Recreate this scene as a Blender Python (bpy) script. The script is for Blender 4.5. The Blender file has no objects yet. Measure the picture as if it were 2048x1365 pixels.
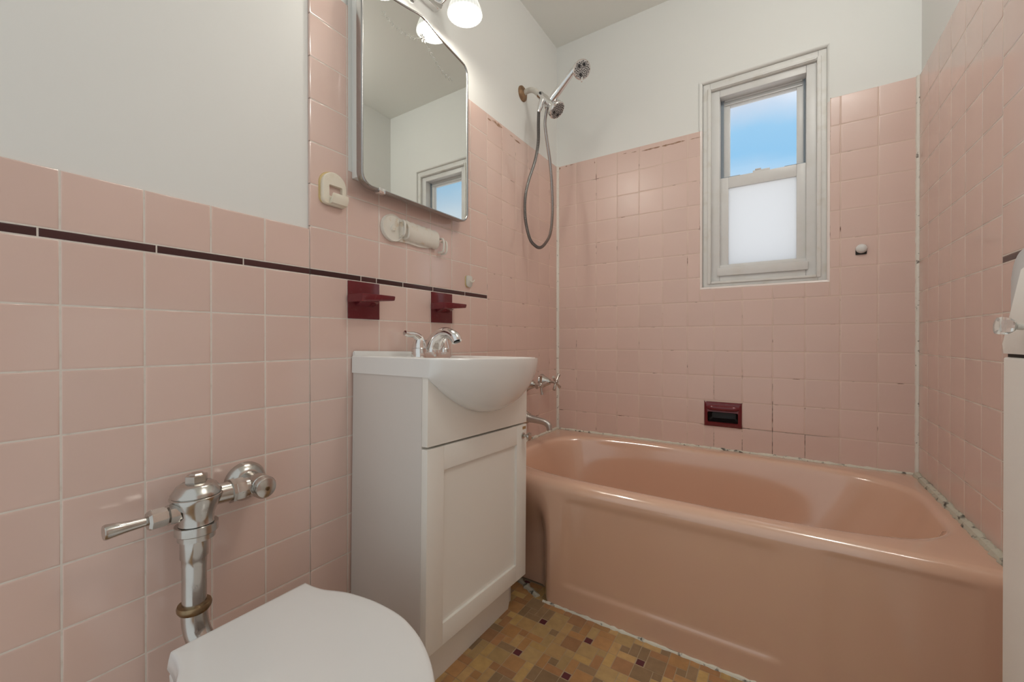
import bpy, bmesh, math, random
from mathutils import Vector, Matrix
from math import pi, sin, cos, radians

S = bpy.context.scene
COL = S.collection
random.seed(7)

# ---------------------------------------------------------------- camera
CAM = Vector((0.97073, -1.93036, 0.86537))
YAW, PITCH, ROLL, FPX = 0.575449, -0.0037033, -0.00048254, 825.617
cam_d = bpy.data.cameras.new('camera')
cam_d.sensor_fit = 'HORIZONTAL'
cam_d.sensor_width = 36.0
cam_d.lens = 36.0 * FPX / 2048.0
cam_d.clip_start = 0.02
cam = bpy.data.objects.new('camera', cam_d)
COL.objects.link(cam)
fwd = Vector((sin(YAW) * -1 * -1 * cos(PITCH), cos(YAW) * cos(PITCH), sin(PITCH)))
fwd.x = -sin(YAW) * cos(PITCH)
right = Vector((cos(YAW), sin(YAW), 0))
upv = right.cross(fwd)
r2 = right * cos(ROLL) + upv * sin(ROLL)
u2 = upv * cos(ROLL) - right * sin(ROLL)
M = Matrix((r2, u2, -fwd)).transposed().to_4x4()
M.translation = CAM
cam.matrix_world = M
S.camera = cam

# ---------------------------------------------------------------- view
S.view_settings.view_transform = 'Standard'
S.view_settings.look = 'None'
S.view_settings.gamma = 1.0
S.view_settings.use_curve_mapping = False
S.view_settings.exposure = 0.30

# ---------------------------------------------------------------- world: blue sky with cloud, added white fill in front
W_ = bpy.data.worlds.new('sky')
S.world = W_
W_.use_nodes = True
nt = W_.node_tree
nt.nodes.clear()
def wn(t, **k):
    n = nt.nodes.new(t)
    for a, b in k.items(): setattr(n, a, b)
    return n
tc = wn('ShaderNodeTexCoord'); sx = wn('ShaderNodeSeparateXYZ')
nt.links.new(tc.outputs['Generated'], sx.inputs[0])
nz = wn('ShaderNodeTexNoise'); nz.inputs['Scale'].default_value = 3.0; nz.inputs['Detail'].default_value = 5
nt.links.new(tc.outputs['Generated'], nz.inputs['Vector'])
ma = wn('ShaderNodeMath', operation='MULTIPLY_ADD'); ma.inputs[1].default_value = 0.16; ma.inputs[2].default_value = -0.08
nt.links.new(nz.outputs[0], ma.inputs[0])
ad = wn('ShaderNodeMath', operation='ADD')
nt.links.new(sx.outputs['Z'], ad.inputs[0]); nt.links.new(ma.outputs[0], ad.inputs[1])
cr = wn('ShaderNodeValToRGB')
e = cr.color_ramp.elements
e[0].position = 0.0; e[0].color = (1.0, 1.0, 1.0, 1)
e[1].position = 1.0; e[1].color = (0.62, 0.68, 0.78, 1)
for pos, c in ((0.24, (.95, .96, .97, 1)), (0.31, (.50, .70, .90, 1)), (0.36, (.295, .60, .895, 1)), (0.40, (.325, .62, .90, 1)), (0.455, (.68, .74, .86, 1)), (0.53, (.88, .88, .90, 1))):
    n = e.new(pos); n.color = c
nt.links.new(ad.outputs[0], cr.inputs[0])
# towards -y an even white is added as fill light through the open front
mr = wn('ShaderNodeMapRange'); mr.interpolation_type = 'SMOOTHSTEP'
mr.inputs['From Min'].default_value = 0.25; mr.inputs['From Max'].default_value = -0.15
nt.links.new(sx.outputs['Y'], mr.inputs['Value'])
mx = wn('ShaderNodeMix', data_type='RGBA')
nt.links.new(mr.outputs[0], mx.inputs['Factor'])
nt.links.new(cr.outputs[0], mx.inputs['A'])
mx.inputs['B'].default_value = (.955, 1.0, 1.0, 1)
st = wn('ShaderNodeMapRange'); st.inputs['From Min'].default_value = 0; st.inputs['From Max'].default_value = 1
st.inputs['To Min'].default_value = .825; st.inputs['To Max'].default_value = .56
nt.links.new(mr.outputs[0], st.inputs['Value'])
bg = wn('ShaderNodeBackground'); out = wn('ShaderNodeOutputWorld')
nt.links.new(mx.outputs['Result'], bg.inputs['Color'])
nt.links.new(st.outputs[0], bg.inputs['Strength'])
nt.links.new(bg.outputs[0], out.inputs[0])
BULB_W = 4.5
# unseen fill light, added under the ceiling to brighten the room
gl = bpy.data.lights.new('fill_light', 'POINT'); gl.energy = 6.5; gl.color = (1.0, .975, .93); gl.shadow_soft_size = .09
go = bpy.data.objects.new('fill_light', gl); COL.objects.link(go); go.location = (1.19, -.95, 2.27)

# ---------------------------------------------------------------- constants
P = 0.105                     # tile pitch
PR = 0.105 * 0.998
Z0 = 0.9209                   # a grout row
RW, CEIL, YF = 1.3667, 2.385, -2.04
TOP = 1.761                   # top of the tile
ZCAP = 1.139
TT = 0.007                    # tile proud of plaster
def ycol(c): return (-17.844 + c) * P
def xcol(k): return (0.0186 + k) * P
def yright(c): return (0.0212 - c) * P
WIN = (0.6914, 1.1170, 1.0890, 1.9580)      # x0 x1 z0 z1 opening

# ---------------------------------------------------------------- materials
def srgb(r, g, b):
    f = lambda c: c / 12.92 if c <= .04045 else ((c + .055) / 1.055) ** 2.4
    return (f(r / 255), f(g / 255), f(b / 255), 1)
def mat(name, col, rough=.4, metal=0.0, spec=.5, noise=None, bump=None, coat=0.0, rnoise=None, tint=0.0):
    """noise: (scale, amount, colour) mottles the colour; bump: (scale, strength); rnoise: (scale, amount)"""
    m = bpy.data.materials.new(name); m.use_nodes = True
    t = m.node_tree; b = t.nodes['Principled BSDF']
    b.inputs['Base Color'].default_value = col
    b.inputs['Roughness'].default_value = rough
    b.inputs['Metallic'].default_value = metal
    b.inputs['Specular IOR Level'].default_value = spec
    b.inputs['Coat Weight'].default_value = coat
    b.inputs['Coat Roughness'].default_value = .10; b.inputs['Coat IOR'].default_value = 1.7 if coat > .9 else 1.5
    N = lambda ty: t.nodes.new(ty)
    tc = N('ShaderNodeTexCoord')
    last = None
    if noise:
        n = N('ShaderNodeTexNoise'); n.inputs['Scale'].default_value = noise[0]; n.inputs['Detail'].default_value = 6
        t.links.new(tc.outputs['Object'], n.inputs['Vector'])
        r = N('ShaderNodeMapRange'); r.inputs['From Min'].default_value = noise[3] if len(noise) > 3 else .4
        r.inputs['From Max'].default_value = noise[4] if len(noise) > 4 else .7
        r.inputs['To Max'].default_value = noise[1]
        t.links.new(n.outputs[0], r.inputs['Value'])
        x = N('ShaderNodeMix'); x.data_type = 'RGBA'
        t.links.new(r.outputs[0], x.inputs['Factor'])
        x.inputs['A'].default_value = col; x.inputs['B'].default_value = noise[2]
        last = x.outputs['Result']
        t.links.new(last, b.inputs['Base Color'])
    if tint:
        a = N('ShaderNodeAttribute'); a.attribute_name = 'tint'
        r = N('ShaderNodeMapRange'); r.inputs['To Min'].default_value = 1 - tint; r.inputs['To Max'].default_value = 1 + tint
        t.links.new(a.outputs['Fac'], r.inputs['Value'])
        h = N('ShaderNodeHueSaturation'); h.inputs['Color'].default_value = col
        if last: t.links.new(last, h.inputs['Color'])
        t.links.new(r.outputs[0], h.inputs['Value'])
        t.links.new(h.outputs[0], b.inputs['Base Color'])
    if bump:
        n = N('ShaderNodeTexNoise'); n.inputs['Scale'].default_value = bump[0]; n.inputs['Detail'].default_value = 3
        t.links.new(tc.outputs['Object'], n.inputs['Vector'])
        bp = N('ShaderNodeBump'); bp.inputs['Strength'].default_value = bump[1]; bp.inputs['Distance'].default_value = .002
        t.links.new(n.outputs[0], bp.inputs['Height']); t.links.new(bp.outputs[0], b.inputs['Normal'])
    if rnoise:
        n = N('ShaderNodeTexNoise'); n.inputs['Scale'].default_value = rnoise[0]; n.inputs['Detail'].default_value = 5
        t.links.new(tc.outputs['Object'], n.inputs['Vector'])
        r = N('ShaderNodeMapRange'); r.inputs['From Min'].default_value = .35; r.inputs['From Max'].default_value = .75
        r.inputs['To Min'].default_value = rough; r.inputs['To Max'].default_value = rough + rnoise[1]
        t.links.new(n.outputs[0], r.inputs['Value']); t.links.new(r.outputs[0], b.inputs['Roughness'])
    return m

m_paint = mat('white_wall_paint', (.785, .785, .755, 1), .55, bump=(90, .06))
m_ceil = mat('ceiling_paint', (.86, .865, .82, 1), .7)
m_tile = mat('pink_glazed_tile', (.72, .53, .462, 1), .11, spec=.95, noise=(9, .35, (.695, .505, .435, 1)), bump=(14, .03), rnoise=(30, .08), tint=.025)
m_tile_b = mat('soap_dulled_pink_tile', (.72, .53, .462, 1), .30, spec=.7, noise=(9, .35, (.695, .505, .435, 1)), bump=(14, .03), rnoise=(30, .08), tint=.025)
m_grout = mat('pale_grout', (.74, .67, .60, 1), .8, noise=(60, .6, (.60, .50, .42, 1), .5, .75))
m_grout_b = mat('brown_stained_grout', (.72, .56, .47, 1), .8, noise=(17, 1.0, (.17, .08, .05, 1), .60, .70))
m_liner = mat('dark_brown_liner_tile', (.060, .022, .022, 1), .12, rnoise=(40, .12), tint=.25)
m_maroon = mat('maroon_glazed_ceramic', (.150, .016, .022, 1), .12, noise=(60, .5, (.22, .06, .06, 1), .6, .8), bump=(60, .12))
m_tub = mat('pink_tub_enamel', (.70, .44, .315, 1), .14, noise=(4, .25, (.67, .41, .285, 1)), coat=1.0)
m_porc = mat('white_vitreous_china', (.83, .825, .80, 1), .08, coat=.3)
m_lid = mat('white_seat_plastic', (.74, .735, .725, 1), .10)
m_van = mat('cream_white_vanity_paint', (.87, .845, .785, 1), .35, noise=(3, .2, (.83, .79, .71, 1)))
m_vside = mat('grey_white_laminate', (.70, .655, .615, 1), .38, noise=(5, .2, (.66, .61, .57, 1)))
m_chrome = mat('chrome_plate', (.78, .77, .76, 1), .07, 1.0, rnoise=(40, .10))
m_nickel = mat('worn_chrome_plate', (.56, .54, .51, 1), .14, 1.0, noise=(28, .55, (.45, .40, .34, 1), .5, .8), rnoise=(50, .16))
m_bras = mat('bare_brass_stain', (.36, .26, .15, 1), .35, 1.0, noise=(50, .7, (.16, .11, .07, 1)))
m_rust = mat('rusted_escutcheon', (.33, .20, .11, 1), .45, .5, noise=(60, .8, (.14, .075, .04, 1)))
m_oldpl = mat('putty_coated_pipe', (.62, .59, .53, 1), .5, noise=(40, .5, (.42, .36, .28, 1)))
m_dark = mat('gap_shade_and_plate', (.02, .018, .016, 1), .7)
m_winw = mat('white_window_enamel', (.72, .715, .70, 1), .35, noise=(14, .35, (.60, .57, .50, 1), .5, .8))
m_winc = mat('painted_window_casing', (.74, .73, .70, 1), .4, noise=(22, .55, (.55, .49, .38, 1), .52, .8))
m_track = mat('grey_window_track', (.26, .31, .36, 1), .4)
m_caulk = mat('white_caulk', (.78, .74, .67, 1), .6, noise=(70, .9, (.13, .10, .08, 1), .63, .70), bump=(60, .6))
m_caulk2 = mat('mouldy_grey_caulk', (.52, .49, .40, 1), .7, noise=(45, .95, (.06, .055, .045, 1), .56, .66), bump=(50, .9))
m_caulk3 = mat('dirty_white_floor_caulk', (.70, .66, .56, 1), .7, noise=(55, .95, (.08, .065, .05, 1), .57, .68), bump=(60, .9))
m_plast = mat('yellowed_white_plastic', (.80, .74, .62, 1), .35, noise=(30, .6, (.68, .56, .38, 1), .5, .8))
m_plast2 = mat('cream_plastic', (.78, .74, .66, 1), .3, noise=(45, .75, (.60, .42, .22, 1), .58, .78))
m_glaze = mat('yellow_adhesive', (.66, .50, .24, 1), .5)
m_hamp = mat('thick_cream_gloss_paint', (.90, .89, .85, 1), .4, bump=(45, .35))
m_hampg = mat('pale_grey_gloss_paint', (.62, .635, .64, 1), .35)
m_face = mat('grey_spray_plate', (.52, .50, .48, 1), .3)
m_black = mat('dark_rubber_nozzle', (.03, .03, .032, 1), .5)
m_aer = mat('dark_aerator', (.05, .05, .05, 1), .4, .6)
m_etch = mat('frosted_etching', (.20, .205, .19, 1), .9)
m_etchl = mat('bright_etching', (.34, .34, .32, 1), .6)
m_mirr = mat('mirror_silver', (.80, .815, .785, 1), .0, 1.0)
m_rustp = mat('rust_brown_chip', (.42, .24, .10, 1), .8)

def glass_mat(name, tint=(1, 1, 1, 1), refl=.08):
    m = bpy.data.materials.new(name); m.use_nodes = True
    t = m.node_tree; t.nodes.clear()
    o = t.nodes.new('ShaderNodeOutputMaterial'); tr = t.nodes.new('ShaderNodeBsdfTransparent')
    tr.inputs[0].default_value = tint
    g = t.nodes.new('ShaderNodeBsdfGlossy'); g.inputs['Roughness'].default_value = .02
    lw = t.nodes.new('ShaderNodeLayerWeight'); lw.inputs[0].default_value = .5
    pw = t.nodes.new('ShaderNodeMath'); pw.operation = 'POWER'; pw.inputs[1].default_value = 4.0
    t.links.new(lw.outputs['Facing'], pw.inputs[0])
    fr = t.nodes.new('ShaderNodeMath'); fr.operation = 'MULTIPLY_ADD'; fr.inputs[1].default_value = .9; fr.inputs[2].default_value = .04
    t.links.new(pw.outputs[0], fr.inputs[0])
    x = t.nodes.new('ShaderNodeMixShader')
    t.links.new(fr.outputs[0], x.inputs[0]); t.links.new(tr.outputs[0], x.inputs[1]); t.links.new(g.outputs[0], x.inputs[2])
    t.links.new(x.outputs[0], o.inputs[0])
    return m
m_glass = glass_mat('clear_window_glass')
# obscure (frosted) glass: scatters the daylight behind it
m_frost = bpy.data.materials.new('frosted_obscure_glass'); m_frost.use_nodes = True
t = m_frost.node_tree; t.nodes.clear()
o = t.nodes.new('ShaderNodeOutputMaterial'); tl = t.nodes.new('ShaderNodeBsdfTranslucent'); tl.inputs[0].default_value = (.98, .98, .98, 1)
df = t.nodes.new('ShaderNodeBsdfDiffuse'); df.inputs[0].default_value = (.6, .6, .6, 1)
x = t.nodes.new('ShaderNodeMixShader'); x.inputs[0].default_value = .08
t.links.new(tl.outputs[0], x.inputs[1]); t.links.new(df.outputs[0], x.inputs[2]); t.links.new(x.outputs[0], o.inputs[0])
# opal shade glass, glowing from the lamp inside; the pressed ribs show as lighter and darker stripes
m_shade = bpy.data.materials.new('ribbed_opal_glass'); m_shade.use_nodes = True
t = m_shade.node_tree; b = t.nodes['Principled BSDF']
b.inputs['Base Color'].default_value = (.05, .05, .045, 1); b.inputs['Roughness'].default_value = .2
b.inputs['Emission Color'].default_value = (1.0, .985, .90, 1)
ra = t.nodes.new('ShaderNodeAttribute'); ra.attribute_name = 'glow'
t.links.new(ra.outputs['Fac'], b.inputs['Emission Strength'])
m_bulb = bpy.data.materials.new('lit_bulb'); m_bulb.use_nodes = True
b = m_bulb.node_tree.nodes['Principled BSDF']
b.inputs['Base Color'].default_value = (.9, .9, .88, 1); b.inputs['Emission Color'].default_value = (1, .95, .86, 1); b.inputs['Emission Strength'].default_value = 1.3
# knob glass
m_kglass = bpy.data.materials.new('clear_knob_glass'); m_kglass.use_nodes = True
b = m_kglass.node_tree.nodes['Principled BSDF']
b.inputs['Base Color'].default_value = (.97, .98, .96, 1); b.inputs['Roughness'].default_value = .05; b.inputs['Transmission Weight'].default_value = .85; b.inputs['IOR'].default_value = 1.48

# ---------------------------------------------------------------- mesh helpers
def nb(): return bmesh.new()
def box(bm, x0, x1, y0, y1, z0, z1, bev=0.0, seg=2):
    vs = [bm.verts.new((x, y, z)) for x in (x0, x1) for y in (y0, y1) for z in (z0, z1)]
    fs = [(0, 1, 3, 2), (4, 6, 7, 5), (0, 4, 5, 1), (2, 3, 7, 6), (0, 2, 6, 4), (1, 5, 7, 3)]
    faces = [bm.faces.new([vs[i] for i in f]) for f in fs]
    if bev > 0:
        es = list({e for f in faces for e in f.edges})
        bmesh.ops.bevel(bm, geom=es, offset=bev, segments=seg, profile=.6, affect='EDGES')
    return vs
def frame_of(d):
    d = Vector(d).normalized()
    a = Vector((0, 0, 1)) if abs(d.z) < .9 else Vector((1, 0, 0))
    u = d.cross(a).normalized(); v = d.cross(u).normalized()
    return d, u, v
def lathe(bm, prof, org, axis, seg=32, ribs=0, ribamp=0.0, closed=True):
    """prof: list of (r, h) along axis from org"""
    d, u, v = frame_of(axis); org = Vector(org)
    rings = []
    for r, h in prof:
        if r < 1e-6: rings.append([bm.verts.new(org + d * h)]); continue
        ring = []
        for i in range(seg):
            a = 2 * pi * i / seg
            rr = r * (1 + (ribamp * cos(a * ribs) if ribs else 0))
            ring.append(bm.verts.new(org + d * h + (u * cos(a) + v * sin(a)) * rr))
        rings.append(ring)
    for A, B in zip(rings, rings[1:]):
        n = max(len(A), len(B))
        if len(A) == 1 and len(B) == 1: continue
        for i in range(n):
            j = (i + 1) % n
            if len(A) == 1: bm.faces.new((A[0], B[j], B[i]))
            elif len(B) == 1: bm.faces.new((A[i], A[j], B[0]))
            else: bm.faces.new((A[i], A[j], B[j], B[i]))
    if closed:
        for R in (rings[0], rings[-1]):
            if len(R) > 2: bm.faces.new(R)
def catmull(pts, n=8):
    pts = [Vector(p) for p in pts]
    P_ = [pts[0] * 2 - pts[1]] + pts + [pts[-1] * 2 - pts[-2]]
    o = []
    for i in range(1, len(P_) - 2):
        p0, p1, p2, p3 = P_[i - 1:i + 3]
        for k in range(n):
            t = k / n
            o.append(.5 * ((2 * p1) + (p2 - p0) * t + (2 * p0 - 5 * p1 + 4 * p2 - p3) * t * t + (3 * p1 - p0 - 3 * p2 + p3) * t ** 3))
    o.append(pts[-1]); return o
def lerp_list(rs, n):
    o = []
    for i in range(n):
        t = i / (n - 1) * (len(rs) - 1); k = min(int(t), len(rs) - 2); f = t - k
        o.append(rs[k] * (1 - f) + rs[k + 1] * f)
    return o
def tube(bm, pts, rad, seg=16, smooth=0, flat=1.0, up=None):
    if smooth: pts = catmull(pts, smooth)
    pts = [Vector(p) for p in pts]; n = len(pts)
    rs = lerp_list(list(rad), n) if hasattr(rad, '__len__') else [rad] * n
    T = [(pts[min(i + 1, n - 1)] - pts[max(i - 1, 0)]).normalized() for i in range(n)]
    if up is not None: u = (Vector(up) - T[0] * Vector(up).dot(T[0])).normalized()
    else: u = frame_of(T[0])[1]
    rings = []
    for i in range(n):
        u = (u - T[i] * u.dot(T[i])).normalized(); v = T[i].cross(u)
        rings.append([bm.verts.new(pts[i] + (u * cos(2 * pi * k / seg) * flat + v * sin(2 * pi * k / seg)) * rs[i]) for k in range(seg)])
    for A, B in zip(rings, rings[1:]):
        for i in range(seg):
            j = (i + 1) % seg; bm.faces.new((A[i], A[j], B[j], B[i]))
    bm.faces.new(rings[0]); bm.faces.new(rings[-1])
def prism(bm, outl, f0, f1, bev=0.0, seg=2):
    """outl list of (a,b); f0,f1 map (a,b)->xyz for the two caps"""
    A = [bm.verts.new(f0(*p)) for p in outl]; B = [bm.verts.new(f1(*p)) for p in outl]
    fa = bm.faces.new(A); fb = bm.faces.new(B)
    n = len(outl)
    for i in range(n): bm.faces.new((A[i], A[(i + 1) % n], B[(i + 1) % n], B[i]))
    if bev: bmesh.ops.bevel(bm, geom=list(set(fa.edges) | set(fb.edges)), offset=bev, segments=seg, profile=.5, affect='EDGES')
def rounded(x0, x1, z0, z1, r, n=6):
    rs = r if hasattr(r, '__len__') else (r, r, r, r)
    o = []
    for (cx, cz, a0, q) in ((x0, z0, pi, 0), (x1, z0, 1.5 * pi, 1), (x1, z1, 0, 2), (x0, z1, .5 * pi, 3)):
        rr = max(rs[q], 1e-4); sxn = 1 if q in (0, 3) else -1; szn = 1 if q in (0, 1) else -1
        for k in range(n + 1):
            a = a0 + pi / 2 * k / n
            o.append((cx + sxn * rr + rr * cos(a), cz + szn * rr + rr * sin(a)))
    return o
def loft(bm, rings, cap0=False, cap1=False, closed=True):
    R = [[bm.verts.new(p) for p in r] for r in rings]
    n = len(R[0])
    for A, B in zip(R, R[1:]):
        for i in range(n if closed else n - 1):
            j = (i + 1) % n; bm.faces.new((A[i], A[j], B[j], B[i]))
    if cap0: bm.faces.new(R[0])
    if cap1: bm.faces.new(R[-1])
    return R
def origin_of(o):
    v = Vector(o.location)
    while o.parent: o = o.parent; v = v + Vector(o.location)
    return v
def obj(name, bm, m, parent=None, ang=38, warp=None, flip=True):
    if warp:
        for v in bm.verts: v.co = warp(v.co)
    if flip: bmesh.ops.recalc_face_normals(bm, faces=bm.faces)
    me = bpy.data.meshes.new(name)
    if parent is not None:
        off = origin_of(parent)
        for v in bm.verts: v.co -= off
    bm.to_mesh(me); bm.free()
    for mm in (m if isinstance(m, (list, tuple)) else [m]): me.materials.append(mm)
    me.polygons.foreach_set('use_smooth', [True] * len(me.polygons))
    me.set_sharp_from_angle(angle=radians(ang))
    o = bpy.data.objects.new(name, me); COL.objects.link(o)
    if parent is not None: o.parent = parent
    return o
def tag(o, label, cat, group=None):
    o['label'] = label; o['category'] = cat
    if group: o['group'] = group
    return o
def thing(name, label, cat, loc, group=None):
    o = bpy.data.objects.new(name, None); o.empty_display_size = .05; COL.objects.link(o); o.location = loc
    return tag(o, label, cat, group)
def struct(name, bm, m, parent=None, **k):
    o = obj(name, bm, m, parent, **k)
    if parent is None: o['kind'] = 'structure'
    return o

# ---------------------------------------------------------------- tiles
def tile_mesh(name, parent, cells, to3, mats, grout_rects, tints=None, gap=.0011):
    """cells (u0,u1,v0,v1[,mat]); to3(u,v,h) maps to space, h outwards from grout bed"""
    bm = nb(); lay = bm.faces.layers.float.new('tint')
    for c in cells:
        u0, u1, v0, v1 = c[:4]; mi = c[4] if len(c) > 4 else 0
        u0 += gap; u1 -= gap; v0 += gap; v1 -= gap
        if u1 - u0 < .004 or v1 - v0 < .004: continue
        tn = random.random()
        lvl = []
        j = [random.uniform(-.00010, .00010) for _ in range(4)]
        for ins, h in ((0, .0), (0, TT - .0010), (.0004, TT - .00035), (.0013, TT - .00007), (.004, TT)):
            i2 = min(ins, (u1 - u0) * .45, (v1 - v0) * .45)
            q = [(u0 + i2, v0 + i2), (u1 - i2, v0 + i2), (u1 - i2, v1 - i2), (u0 + i2, v1 - i2)]
            lvl.append([bm.verts.new(to3(a, b, h + (j[k] if ins > .002 else 0))) for k, (a, b) in enumerate(q)])
        for A, B in zip(lvl, lvl[1:]):
            for k in range(4):
                f = bm.faces.new((A[k], A[(k + 1) % 4], B[(k + 1) % 4], B[k])); f.material_index = mi; f[lay] = tn
        f = bm.faces.new(lvl[-1]); f.material_index = mi; f[lay] = tn
    for (u0, u1, v0, v1) in grout_rects:
        q = [bm.verts.new(to3(a, b, TT - .00045)) for a, b in ((u0, v0), (u1, v0), (u1, v1), (u0, v1))]
        f = bm.faces.new(q); f.material_index = len(mats) - 1; f[lay] = .5
    c0 = to3(0, 0, 0); nrm = Vector(to3(0, 0, 1)) - Vector(c0)
    me = bpy.data.meshes.new(name)
    bm.normal_update()
    for f in bm.faces:
        if f.normal.dot(nrm) < -.05: f.normal_flip()
    bm.to_mesh(me); bm.free()
    for mm in mats: me.materials.append(mm)
    me.polygons.foreach_set('use_smooth', [True] * len(me.polygons))
    me.set_sharp_from_angle(angle=radians(60))
    o = bpy.data.objects.new(name, me); COL.objects.link(o)
    if parent: o.parent = parent
    return o
def sub_rect(c, hole):
    """clip cell c against a rectangular hole -> list of remaining pieces (largest strips)"""
    u0, u1, v0, v1 = c; a0, a1, b0, b1 = hole
    if u1 <= a0 + 1e-5 or u0 >= a1 - 1e-5 or v1 <= b0 + 1e-5 or v0 >= b1 - 1e-5: return [c]
    o = []
    if u0 < a0: o.append((u0, a0, v0, v1))
    if u1 > a1: o.append((a1, u1, v0, v1))
    m0, m1 = max(u0, a0), min(u1, a1)
    if v0 < b0: o.append((m0, m1, v0, b0))
    if v1 > b1: o.append((m0, m1, b1, v1))
    return [q for q in o if q[1] - q[0] > .006 and q[3] - q[2] > .006]
def clip(cells, holes):
    for h in holes: cells = [p for c in cells for p in sub_rect(c, h)]
    return cells

rows_lo = [max(0.0, Z0 - k * PR) for k in range(9, -1, -1)]            # floor .. Z0
rows_tub = rows_lo + [Z0 + k * PR for k in range(1, 8)] + [TOP]
rows_strip = rows_lo + [Z0 + PR, Z0 + PR + .0157] + [Z0 + PR + .0157 + k * PR for k in range(1, 7)] + [TOP]
STRIP = (Z0 + PR, Z0 + PR + .0157)

# ---- walls, floor, ceiling
bm = nb(); box(bm, -.12, -TT, YF, .12, -.1, CEIL + .1); wall_left = struct('wall_left', bm, m_paint)
bm = nb(); box(bm, RW + TT, RW + .12, YF, .12, -.1, CEIL + .1); wall_right = struct('wall_right', bm, m_paint)
bm = nb()
wx0, wx1, wz0, wz1 = WIN
NX0, NX1, NZ0, NZ1 = .712, .829, .514, .563
for q in ((-TT, wx0, -.1, CEIL + .1), (wx1, RW + TT, -.1, CEIL + .1), (wx0, wx1, wz1, CEIL + .1), (wx0, wx1, NZ1, wz0), (wx0, wx1, -.1, NZ0), (wx0, NX0, NZ0, NZ1), (NX1, wx1, NZ0, NZ1)):
    box(bm, q[0], q[1], TT, .14, q[2], q[3])
wall_back = struct('wall_back', bm, m_paint)
bm = nb(); box(bm, -.12, RW + .12, YF, .14, CEIL, CEIL + .1); struct('ceiling', bm, m_ceil)

# ---- left tile
cells = []
for i, (a, b) in enumerate(zip(rows_strip, rows_strip[1:])):
    is_strip = abs(a - STRIP[0]) < 1e-6
    for c in range(-1, 12):
        y0, y1 = ycol(c), ycol(c + 1)
        if a > STRIP[1] - 1e-6 and c < 5:
            if abs(a - STRIP[1]) < 1e-6: cells.append((y0, y1, a, ZCAP))
            continue
        if is_strip: continue
        cells.append((y0, y1, a, b))
for a, b in zip(rows_tub, rows_tub[1:]):
    for c in range(12, 18):
        cells.append((ycol(c), min(ycol(c + 1), 0), a, b))
SHELF_L = (ycol(6), ycol(7), Z0, Z0 + PR); SHELF_R = (ycol(9), ycol(10), Z0, Z0 + PR)
cells = clip(cells, [SHELF_L, SHELF_R])
L3 = lambda u, v, h: (-TT + h, u, v)
tile_mesh('tile_panel', wall_left, cells, L3, [m_tile, m_grout],
          [(YF, ycol(5), 0, ZCAP - .002), (ycol(5) + .002, ycol(12), 0, TOP - .002)])
bm = nb()
cells = [(ycol(12), 0, 0, TOP - .002)]
tile_mesh('grout_field', wall_left, [], L3, [m_grout_b], [(ycol(12), 0, 0, TOP - .002)])
joints = [-2.03, -1.94, -1.7925, -1.6461, -1.498, -1.3477, -1.2002, -1.1479, -1.0487, -.918, -.7511, ycol(12)]
tile_mesh('liner_strip', wall_left, [(a, b, STRIP[0], STRIP[1]) for a, b in zip(joints, joints[1:])], L3, [m_liner], [], gap=.0008)

# ---- back tile
cells = []
for a, b in zip(rows_tub, rows_tub[1:]):
    for k in range(0, 13):
        u0 = 0 if k == 0 else xcol(k); u1 = RW if k == 12 else xcol(k + 1)
        cells.append((u0, u1, a, b))
NICHE = (.6995, .8420, .4975, .6030)
NR = .009
cells = clip(cells, [(wx0 - NR, wx1 + NR, wz0 - NR, 3.0), NICHE])
B3 = lambda u, v, h: (u, TT - h, v)
tile_mesh('tile_panel', wall_back, cells, B3, [m_tile_b, m_grout_b],
          [(0, wx0 - NR, 0, TOP - .002), (wx1 + NR, RW, 0, TOP - .002), (wx0 - NR, wx1 + NR, 0, NICHE[2] + .004),
           (wx0 - NR, NICHE[0] + .004, NICHE[2], NICHE[3]), (NICHE[1] - .004, wx1 + NR, NICHE[2], NICHE[3]), (wx0 - NR, wx1 + NR, NICHE[3] - .004, wz0 - NR)])
# glazed bull-nose round the window opening (pink tile below the tile line, plaster bead above)
def bullnose(bm, a, b, axis_dir, in_dir, r=NR, depth=.014):
    a, b = Vector(a), Vector(b); ind = Vector(in_dir)
    prof = [(-.0, TT)] + [(r * sin(t) if 1 else 0, -r * 0 + (r - r * cos(t))) for t in [pi / 2 * k / 6 for k in range(7)]] + [(r, depth)]
    prof = [(s, y) for s, y in prof]
    rings = [[p + ind * s + Vector((0, y, 0)) for s, y in prof] for p in (a, b)]
    loft(bm, rings, closed=False)
bm = nb()
bullnose(bm, (wx0 - NR, 0, wz0 - NR), (wx0 - NR, 0, TOP), (0, 0, 1), (1, 0, 0))
bullnose(bm, (wx1 + NR, 0, wz0 - NR), (wx1 + NR, 0, TOP - .012), (0, 0, 1), (-1, 0, 0))
bullnose(bm, (wx0 - NR, 0, wz0 - NR), (wx1 + NR, 0, wz0 - NR), (1, 0, 0), (0, 0, 1))
obj('bullnose_trim', bm, mat('glossy_pale_bullnose', (.86, .77, .73, 1), .12), wall_back, flip=True)
bm = nb()
bullnose(bm, (wx0 - NR, .0, TOP), (wx0 - NR, .0, wz1 + NR), 0, (1, 0, 0))
bullnose(bm, (wx1 + NR, .0, TOP - .012), (wx1 + NR, .0, wz1 + NR), 0, (-1, 0, 0))
bullnose(bm, (wx0 - NR, .0, wz1 + NR), (wx1 + NR, .0, wz1 + NR), 0, (0, 0, -1))
for (x0, x1, z0, z1) in ((wx0 - NR - .004, wx0 - NR, TOP, wz1 + NR), (wx1 + NR, wx1 + NR + .004, TOP, wz1 + NR), (wx0 - NR - .004, wx1 + NR + .004, wz1 + NR, wz1 + NR + .004)):
    box(bm, x0, x1, .0005, TT + .001, z0, z1)
obj('plaster_edge', bm, m_paint, wall_back)

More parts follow.
